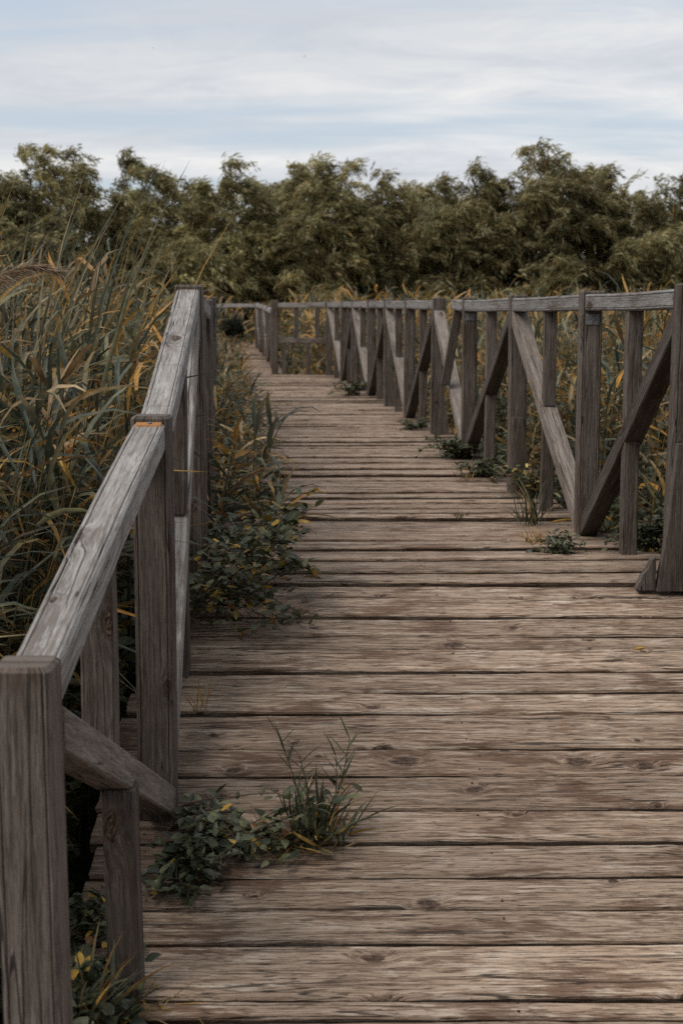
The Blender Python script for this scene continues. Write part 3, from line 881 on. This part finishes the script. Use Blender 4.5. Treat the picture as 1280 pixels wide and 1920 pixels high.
st = []
for px, py, yy in ((572, 928, 5.6), (545, 955, 5.5), (590, 1070, 5.15), (575, 1000, 5.3), (560, 985, 5.4), (585, 1050, 5.2)):
    e = at(px, py, yy)
    for q in range(3): st.append((D(-.46 + .05 * q, yy + .06 * q), (e.x + random.uniform(-.02, .01), e.y, max(e.z - .02, deck_z(yy) + .01))))
vine('creeper', 'loose pointed-leaf sprigs reaching right from the big creeper onto the bare boards', 'creeper', st, .058, .06, DK[1:] + [(.15, .155, .085, 2)], .12, .07, per=17)

# low ivy at the foot of the second left post
st = []
for k in range(36):
    a = random.random()
    y0 = random.uniform(3.5, 3.95)
    st.append((D(-.50 + .1 * random.random(), y0), D(-.46 + .44 * a, 3.50 + .28 * a + random.uniform(-.07, .12), .01)))
vine('creeper', 'low heart-leaved creeper hugging the foot of the second left post', 'creeper', st, .042, .07, DK + [(.14, .15, .085, 2)], .05, .045, per=19)

b = on_deck(600, 1575)
tuft('grass_clump', 'dark bamboo-like grass clump growing between planks beside the second left post', 'grass clump', b, 80, .20, .012, .04, DK, .25, lean=.5, e=(.3, 1.5), droop=(.0, .7))
fo = Fol()
for (x0, y0, x1, y1) in ((575, 1560, 520, 1375), (580, 1560, 560, 1415), (600, 1560, 655, 1385), (610, 1560, 630, 1420)):   # its tall leafy shoots
    p0, p1 = b + Vector(((x0 - 600) / F_ * b.y, 0, 0)), at(x1, y1, b.y)
    t = np.linspace(0, 1, 6)[:, None]; p = np.array(p0)[None] * (1 - t) + np.array(p1)[None] * t
    p[:, 0] += .012 * np.sin(t[:, 0] * 3.1)
    fo.tubes(p[None], np.linspace(.0022, .001, 6)[None], (.07, .08, .05), 4)
    n = 11
    f = np.linspace(.8, 4.98, n); i0 = np.minimum(f.astype(int), 4); q = p[i0] + (p[i0 + 1] - p[i0]) * (f - i0)[:, None]
    c = pick(DK, n)
    fo.ribbons(q, np.where(np.arange(n) % 2, .3, 2.8) + rng.normal(0, .5, n), U(.7, 1.2, n), U(.1, .5, n), U(.05, .095, n), U(.007, .011, n), c, c, 4)
tag(fo.build('grass_shoots', M_LEAF), 'four tall leafy shoots standing out of the grass clump in the middle of the ramp', 'grass shoots')
tuft('dry_straw', 'flattened dry straw and twigs between the creeper and the grass clump on the deck', 'straw', on_deck(545, 1580), 60, .17, .005, .05, DRY, 1., e=(-.02, .18), droop=(0, .15), nseg=4)

# plants at the near left corner of the picture
st = [(D(-.66 + .05 * random.random(), 2.9 + .2 * random.random()), D(-.62 + .14 * random.random(), 2.92 + .2 * random.random(), .03)) for _ in range(22)]
vine('creeper', 'small leafy creeper at the bottom left corner beside the nearest post', 'creeper', st, .05, .06, DK, .03, .09, per=26)
tuft('grass_clump', 'long soft grass blades at the bottom left corner in front of the near baluster', 'grass clump', D(-.58, 3.0), 60, .26, .012, .03, GREENS, .15, lean=.3)
tuft('dry_straw', 'withered brown straw lying at the foot of the near left baluster', 'straw', D(-.46, 3.12), 45, .12, .004, .04, DRY, 1., e=(0, .5), droop=(0, .8), nseg=4)
st = [(D(-.68, 3.3 + .15 * random.random()), D(-.62 + .09 * random.random(), 3.28 + .2 * random.random(), .02)) for _ in range(16)]
vine('creeper', 'patch of small leaves on the deck edge behind the near left baluster', 'creeper', st, .04, .05, DK, .05, .05, per=11)
tuft('dry_straw', 'few bleached dry stalks standing against the lower left baluster behind the second post', 'straw', on_deck(372, 1335), 9, .16, .006, .012, DRY[1:2], 1., e=(.9, 1.5), droop=(0, .3))

# young reeds leaning in from the left beyond the third post
def shoots(label, spots, L, n=16, pal=GREENS, dry=.2, name='reed_shoots', w=.024):
    fo = Fol()
    for (x, y, hgt) in spots:
        reed_stand(fo, x + rng.normal(0, .008, 3), y + rng.normal(0, .008, 3), hgt * U(.75, 1.1, 3), dry=dry, nleaf=7, lw=w, ll=L, z0=deck_z(y) - .0, lean=.2)
    return tag(fo.build(name, M_LEAF), label, 'reeds')
shoots('young green reed shoot leaning farthest over the deck beyond the third left post', [(-.44, 6.9, .62)], .32, dry=.12, w=.030)
shoots('shorter reed shoot pressed against the far side of the third left post', [(-.56, 6.5, .50)], .32, dry=.25, w=.028)
shoots('yellowing reed shoot between the creeper and the far left deck edge', [(-.62, 7.7, .5)], .3, dry=.5)
shoots('thin reed shoot at the far left deck edge, nearer of two', [(-.86, 9.6, .5)], .3, dry=.3)
shoots('thin reed shoot at the far left deck edge, farther of two', [(-1.12, 12.4, .5)], .3, dry=.4)
st = []
for k in range(24):
    y0 = random.uniform(6.2, 8.4)
    st.append((D(left_x(y0) + .02, y0), D(left_x(y0) + random.uniform(.15, .42), y0 + random.uniform(-.3, .2), random.uniform(0, .1))))
vine('creeper', 'dark low weeds spreading over the left deck edge behind the big creeper', 'creeper', st, .06, .11, DK, .12, .12, per=14)
st = []
for k in range(26):
    y0 = random.uniform(9, 19)
    st.append((D(left_x(y0) + .02, y0), D(left_x(y0) + random.uniform(.1, .45), y0 + random.uniform(-.4, .3), random.uniform(0, .1))))
vine('creeper', 'far mixed weeds covering the left deck edge near the bend', 'creeper', st, .10, .16, DK + GREENS, .15, .16, per=16)
tuft('grass_clump', 'thin dry grass tuft on the deck below the young reed shoots', 'grass clump', on_deck(520, 912), 22, .22, .006, .03, GREENS, .4)

# right side plants
def mound(label, px, py, w, hgt, yel=.04, size=.05, name='leafy_weed', pal=DK, k=16, per=14):
    c = on_deck(px, py); s = []; k = int(k * 1.5); w *= 1.35; hgt *= .75; size *= .75; per = 18
    for _ in range(k):
        a = random.uniform(0, 6.28); r = w * math.sqrt(random.random())
        s.append((c + Vector((random.uniform(-.3, .3) * w, random.uniform(-.3, .3) * w, 0)), D(c.x + math.cos(a) * r, c.y + math.sin(a) * r, random.uniform(0, hgt))))
    return vine(name, label, 'weed', s, size, .06, pal, yel, hgt, per=per)
mound('dark leafy mound at the foot of the post under the broken handrail', 850, 858, .20, .11, .02, .05, k=26)
mound('weed with bright yellow leaves left of the bracketed right post', 985, 935, .16, .15, .35, .05, k=16)
mound('low green weed on the right deck edge just beyond the yellow-leaved weed', 905, 893, .17, .07, .06, .045, k=18)
mound('small dark weed on the deck just in front of the bracketed right post', 1055, 1040, .10, .05, .0, .045, k=8)
mound('leafy weed in the corner behind the lower baluster beside the nearest right post', 1215, 1030, .13, .12, .05, .05, k=16)
mound('small round weed tuft at the far right railing, farthest along the walk', 660, 742, .22, .14, .05, .08, k=10)
mound('tiny leaf patch on the deck below the middle of the right railing', 780, 806, .12, .05, .0, .06, k=7)
tuft('grass_clump', 'small grey-green grass clump in front of the yellow-leaved weed at right', 'grass clump', on_deck(995, 985), 34, .26, .012, .03, GREENS, .2, e=(.7, 1.5))
tuft('grass_clump', 'withered brown grass hanging at the right just below the grey-green clump', 'grass clump', on_deck(1000, 1018), 34, .12, .008, .018, DRY, .8, e=(.1, 1.2))
tuft('grass_clump', 'tiny dark grass tuft standing alone between planks in the middle of the deck', 'grass clump', on_deck(860, 973), 34, .055, .007, .022, DK, .0, e=(.7, 1.5), droop=(0, .4))
tuft('grass_clump', 'thin dry grass sprig on the deck in front of the dark mound', 'grass clump', on_deck(872, 902), 12, .16, .006, .02, GREENS, .6)
tuft('grass_clump', 'broad bladed grass leaning out between the two nearest right posts', 'grass clump', on_deck(1180, 1000) + Vector((.2, .2, 0)), 40, .42, .018, .045, GREENS, .3, e=(.3, 1.4))
tuft('grass_clump', 'pale grass blades on the deck between the bracketed post and the lower baluster', 'grass clump', on_deck(1135, 1000), 34, .16, .010, .022, GREENS, .3, e=(.1, 1.3))

# low broad-leaved cover below the reeds on the left and right of the walk
for lab, side in (('dark broad leaved tangle under the reeds left of the ramp', -1), ('dark weedy tangle under the reeds right of the walk', 1)):
    fo = Fol()
    n = 15000 if side < 0 else 9000
    y = U(1.6, 9, n) if side < 0 else U(4.0, 12, n)
    x = np.array([left_x(q) for q in y]) - .17 - .10 * (y < 4.5) - (.6 + .08 * y) * rng.random(n) if side < 0 else np.array([right_x(q) for q in y]) + .2 + 1.2 * rng.random(n)
    zt = np.array([deck_z(q) for q in y]) + (.10 if side < 0 else .12) + np.clip(np.abs(x - np.array([left_x(q) if side < 0 else right_x(q) for q in y])) - .12, 0, .5) * .9
    z = zt * ((1 if side < 0 else .85) - .75 * rng.random(n) ** 1.5)
    z = np.where((side < 0) & (y < 4.5) & (x > np.array([left_x(q) for q in y]) - .34), z - .20, z)
    col = np.where((rng.random(n) < .05)[:, None], pick([(.38, .24, .06, 1), (.22, .14, .06, 1)], n), pick(DK, n, .28))
    fo.ribbons(np.stack([x, y, z], -1), U(-np.pi, np.pi, n), U(-.3, .8, n), U(.2, 1.2, n), U(.04, .085, n), U(.024, .05, n), col, None, 4, roll=rng.normal(0, .5, n), wprof=np.array([.25, 1., .9, .5, .02]))
    tag(fo.build('ground_cover', M_BROAD), lab, 'ground cover', kind='stuff')

# ------------------------------------------------------------------ single reeds that stand out
def plume_reed(px0, py0, px1, py1, Y, label):
    b0 = at(px0, py0, Y); tipp = at(px1, py1, Y)
    root = empty('plume_reed', (b0.x, Y, 0)); tag(root, label, 'reed')
    t = np.linspace(0, 1, 8)[:, None]
    st = np.array([b0.x - .05, Y, .0])[None] * (1 - t) + np.array([b0.x, Y, b0.z])[None] * t
    a, b = Fol(), Fol()
    a.tubes(st[None], .004, (.26, .2, .12), 4); a.build('stalk', M_LEAF, root)
    tt = np.linspace(0, 1, 9); c = np.stack([b0.x + (tipp.x - b0.x) * tt, np.full(9, Y), b0.z + .075 * np.sin(tt * 2.4)], -1)
    b.tubes(c[None], np.linspace(.003, .001, 9)[None], (.3, .22, .15), 4)
    n = 520; f = rng.random(n) * 7.99; i = f.astype(int); p = c[i] + (c[i + 1] - c[i]) * (f - i)[:, None]
    b.ribbons(p, rng.normal(0, .35, n), rng.normal(.0, .3, n), U(.4, 1.1, n), U(.05, .12, n) * (1.1 - .06 * f), U(.002, .0048, n), pick([(.62, .50, .38, 2), (.45, .34, .25, 2), (.7, .6, .48, 1)], n), None, 3, wind=.6)
    b.build('plume', M_LEAF, root)
plume_reed(-40, 545, 108, 512, 4.7, 'reed with a feathery beige plume bent over at the left edge')
def lone(name, label, p0, p1, r, col, leaves):
    root_l = Fol(); t = np.linspace(0, 1, 7)[:, None]
    p = np.array(p0)[None] * (1 - t) + np.array(p1)[None] * t
    root_l.tubes(p[None], np.linspace(r, r * .8, 7)[None], col, 6)
    if leaves: root_l.ribbons(p[[3, 4, 5]], np.array([.2, 2.6, .4]), .9, .8, .3, .02, pick(GREENS, 3), None, 5)
    tag(root_l.build(name, M_LEAF), label, 'reed stalk')
q = at(181, 735, 4.6); lone('reed_stalk', 'thick bare broken brown stalk standing upright behind the lower left handrail', (q.x + .01, 4.6, .3), q, .007, (.12, .085, .06), False)
q = at(237, 745, 4.9); lone('reed_stalk', 'short blunt dark green stalk just left of the second post top', (q.x - .005, 4.9, .5), q, .008, (.045, .055, .045), False)
def torn(label, px0, py0, px1, py1, y, w, c):
    a, b = at(px0, py0, y), at(px1, py1, y); fo = Fol(); d = b - a
    e = math.atan2(d.z, abs(d.x)); az = 0 if d.x > 0 else math.pi
    base = np.array(a)[None] + rng.normal(0, .006, (4, 3))
    fo.ribbons(base, az + rng.normal(0, .1, 4), e + rng.normal(0, .08, 4), U(.0, .25, 4), d.length * U(.75, 1.05, 4), w * U(.5, 1, 4), pick(c, 4), None, 6, roll=U(-1, 1, 4))
    z = Fol()
    fo.tubes(np.stack([np.array([a.x - .03, y, .1]), np.array(a)])[None], .003, (.15, .11, .06), 4)
    tag(fo.build('torn_reed_leaf', M_LEAF), label, 'reed leaf')
torn('ragged tan reed leaf torn open, left of the middle of the upper handrail', 118, 708, 168, 626, 4.4, .030, [(.38, .26, .14, 1), (.30, .19, .09, 1)])
torn('curled pale green dry leaf hanging at upper left below the plume', 75, 640, 104, 505, 4.8, .030, [(.24, .23, .15, 1), (.33, .29, .19, 1)])

def bush(label, px, py, y, r):
    c = at(px, py, y); root = empty('bush', (c.x, c.y, deck_z(y))); tag(root, label, 'bush')
    fo, tr = Fol(), Fol(); n = 1600
    q = rng.normal(0, 1, (n, 3)); q /= np.linalg.norm(q, axis=1, keepdims=True); q *= rng.random((n, 1)) ** .35 * r * (1 + .15 * np.sin(5 * q[:, :1]))
    fo.ribbons(np.array(c)[None] + q * np.array([1.05, 1, .95]), U(-np.pi, np.pi, n), U(-.4, .9, n), U(.2, 1, n), U(.05, .10, n), U(.02, .035, n), pick([(.022, .028, .02, 2), (.035, .04, .026, 1)], n), None, 2)
    fo.build('crown', M_TREE, root, smooth=False)
    S = np.linspace(0, 1, 4)[None, :, None]
    ends = np.array(c)[None] + rng.normal(0, r * .4, (6, 3)); b0 = np.array([c.x, c.y, deck_z(y) - .1])[None].repeat(6, 0)
    tr.tubes(b0[:, None] * (1 - S) + ends[:, None] * S, .012, (1, 1, 1), 5); tr.build('stems', M_BARK, root)
bush('small round almost black bush beside the far bend of the walk', 437, 618, 27.5, .24)

# fallen leaves
def fallen(label, px, py, L, W, az, col):
    c = on_deck(px, py); fo = Fol()
    fo.ribbons(np.array(c)[None] + np.array([[0, 0, .008]]), az, .25, .5, L, W, col, col, 6, fold=.45, wprof=np.array([.15, .7, 1, .95, .7, .4, .03]))
    tag(fo.build('fallen_leaf', M_BROAD), label, 'fallen leaf')
fallen('single curled yellow leaf lying on the bare planks at right', 1186, 1221, .052, .022, .15, (.48, .30, .07))
fallen('long yellow leaf lying on the deck left of the bracketed post foot', 1030, 982, .14, .022, .05, (.42, .25, .05))
fallen('orange leaf resting on the low creeper at the second left post', 285, 1618, .04, .026, .6, (.46, .24, .04))

# birds
def bird(label, px, py, y, s, bank):
    c = at(px, py, y); V, Fc = [], []
    prof = [(-.5, .02), (-.35, .07), (0, .11), (.3, .085), (.45, .05), (.55, .012)]
    for k, (xx, rr) in enumerate(prof):
        for i in range(6):
            a = i * math.pi / 3; V.append((xx * s, math.cos(a) * rr * s, math.sin(a) * rr * s))
    for k in range(len(prof) - 1):
        for i in range(6): Fc.append((k * 6 + i, k * 6 + (i + 1) % 6, (k + 1) * 6 + (i + 1) % 6, (k + 1) * 6 + i))
    bm_ = bpy.data.meshes.new('bird'); bm_.from_pydata(V, [], Fc)
    o = link('bird', bm_, M_BIRD, None, c); tag(o, label, 'bird', 'birds high over the trees'); o.rotation_euler = (bank, 0, .5)
    for sd in (-1, 1):
        W = [(.2, .05, .02), (-.15, .05, .02), (-.12, .45, .2), (.22, .45, .2), (-.1, 1., .12), (.05, 1., .12)]
        Vw = [(a * s, b * s * sd, z * s) for a, b, z in W] + [(a * s, b * s * sd, (z - .03) * s) for a, b, z in W]
        Fw = [(0, 1, 2, 3), (3, 2, 4, 5), (6, 9, 8, 7), (9, 11, 10, 8), (0, 3, 9, 6), (1, 7, 8, 2), (3, 5, 11, 9), (2, 8, 10, 4), (4, 10, 11, 5)]
        w = bpy.data.meshes.new('wing'); w.from_pydata(Vw, [], Fw); ow = link('wing', w, M_BIRD, o, (0, 0, 0))
bird('tiny dark bird in the grey cloud at upper left', 287, 90, 70, .085, .5)
bird('tiny dark bird at the top near the middle, on the edge of the pale cloud', 571, 105, 70, .075, -.7)
bird('tiniest bird over the blue sky patch at right', 973, 162, 80, .05, .2)

# ------------------------------------------------------------------ sky and light
SUN_EL, SUN_AZ = R(52), R(-118)          # azimuth from +y (ahead of the camera), negative = left
w = bpy.data.worlds.new('World'); scene.world = w; w.use_nodes = True
w.node_tree.nodes.clear(); N = NT(w.node_tree)
sky = N.add('ShaderNodeTexSky', sky_type='NISHITA'); sky.sun_disc = False
sky.sun_elevation = SUN_EL; sky.sun_rotation = SUN_AZ; sky.air_density = 1.0; sky.dust_density = 2.0; sky.ozone_density = 2.
tc = N.add('ShaderNodeTexCoord').outputs['Generated']
sp = N.add('ShaderNodeSeparateXYZ'); N.l.new(tc, sp.inputs[0])
zz = N.math('ADD', N.math('MAXIMUM', sp.outputs[2], 0.), .10)
cx, cy = N.math('DIVIDE', sp.outputs[0], zz), N.math('DIVIDE', sp.outputs[1], zz)
cp = N.vec(cx, cy, 0.)
pv = N.vec(N.math('ADD', N.math('MULTIPLY', cx, .55), N.math('MULTIPLY', cy, -.12)), N.math('MULTIPLY', cy, .75), 1.7)
big = N.noise(pv, 1.0, 5, .55, .4)
det = N.noise(N.vec(N.math('MULTIPLY', cx, 2.2), N.math('MULTIPLY', cy, 2.6), 4.), 1.0, 9, .68, .6)
shade = N.math('ADD', N.math('MULTIPLY', big, .55), N.math('MULTIPLY', det, .45))
K = 1.0
cl = N.ramp(shade, [(.36, (4.3 * K, 4.6 * K, 5.1 * K)), (.50, (5.6 * K, 5.8 * K, 6.1 * K)), (.62, (7.0 * K, 6.95 * K, 6.85 * K))])
cov = N.noise(N.vec(N.math('MULTIPLY', cx, .5), N.math('MULTIPLY', cy, 1.5), 9.), 1.0, 5, .55, .2)
mask = N.sstep(cov, .34, .52)
blue = N.mix(.62, sky.outputs[0], (5.4, 5.9, 6.4))
cl = N.mix(N.sstep(sp.outputs[2], .12, .03, 0., .45), cl, (7.0, 6.85, 6.6))
cl = N.mix(N.sstep(N.math('ADD', sp.outputs[2], N.math('MULTIPLY', sp.outputs[0], -.18)), .09, .26, 0., .6), cl, (4.35, 4.6, 5.0))
col = N.mix(mask, blue, cl)
back = N.sstep(sp.outputs[1], -.55, .25, .58, 1.)                # dimming added to the unseen sky behind the camera, darkening faces turned to it
col = N.mix(1., col, N.vec(back, back, back), 'MULTIPLY')
bg = N.add('ShaderNodeBackground'); N.l.new(col, bg.inputs[0]); bg.inputs[1].default_value = .1
ow = N.add('ShaderNodeOutputWorld'); N.l.new(bg.outputs[0], ow.inputs[0])

sd = bpy.data.lights.new('sun', 'SUN'); sd.energy = 2.0; sd.angle = R(32); sd.color = (1, .95, .88)
so = bpy.data.objects.new('sun', sd); COL.objects.link(so)
dirv = Vector((math.sin(SUN_AZ) * math.cos(SUN_EL), math.cos(SUN_AZ) * math.cos(SUN_EL), math.sin(SUN_EL)))
so.rotation_euler = dirv.to_track_quat('Z', 'Y').to_euler(); so.location = dirv * 50

# ------------------------------------------------------------------ camera
cd = bpy.data.cameras.new('camera'); cam = bpy.data.objects.new('camera', cd); COL.objects.link(cam)
cam.location = (0, 0, ZC); cam.rotation_euler = (R(90) - TH, 0, 0)
cd.sensor_width = 36; cd.sensor_fit = 'AUTO'; cd.lens = F_ / 1920 * 36
cd.clip_start = .05; cd.clip_end = 3000
cd.dof.use_dof = True; cd.dof.focus_distance = 4.7; cd.dof.aperture_fstop = 5.6
scene.camera = cam
vs = scene.view_settings; scene.display_settings.display_device = 'sRGB'
vs.view_transform = 'Standard'; vs.look = 'None'; vs.exposure = .36; vs.gamma = 1; vs.use_curve_mapping = False
try:
    scene.cycles.use_denoising = False; scene.cycles.max_bounces = 6; scene.cycles.transparent_max_bounces = 8
except Exception: pass
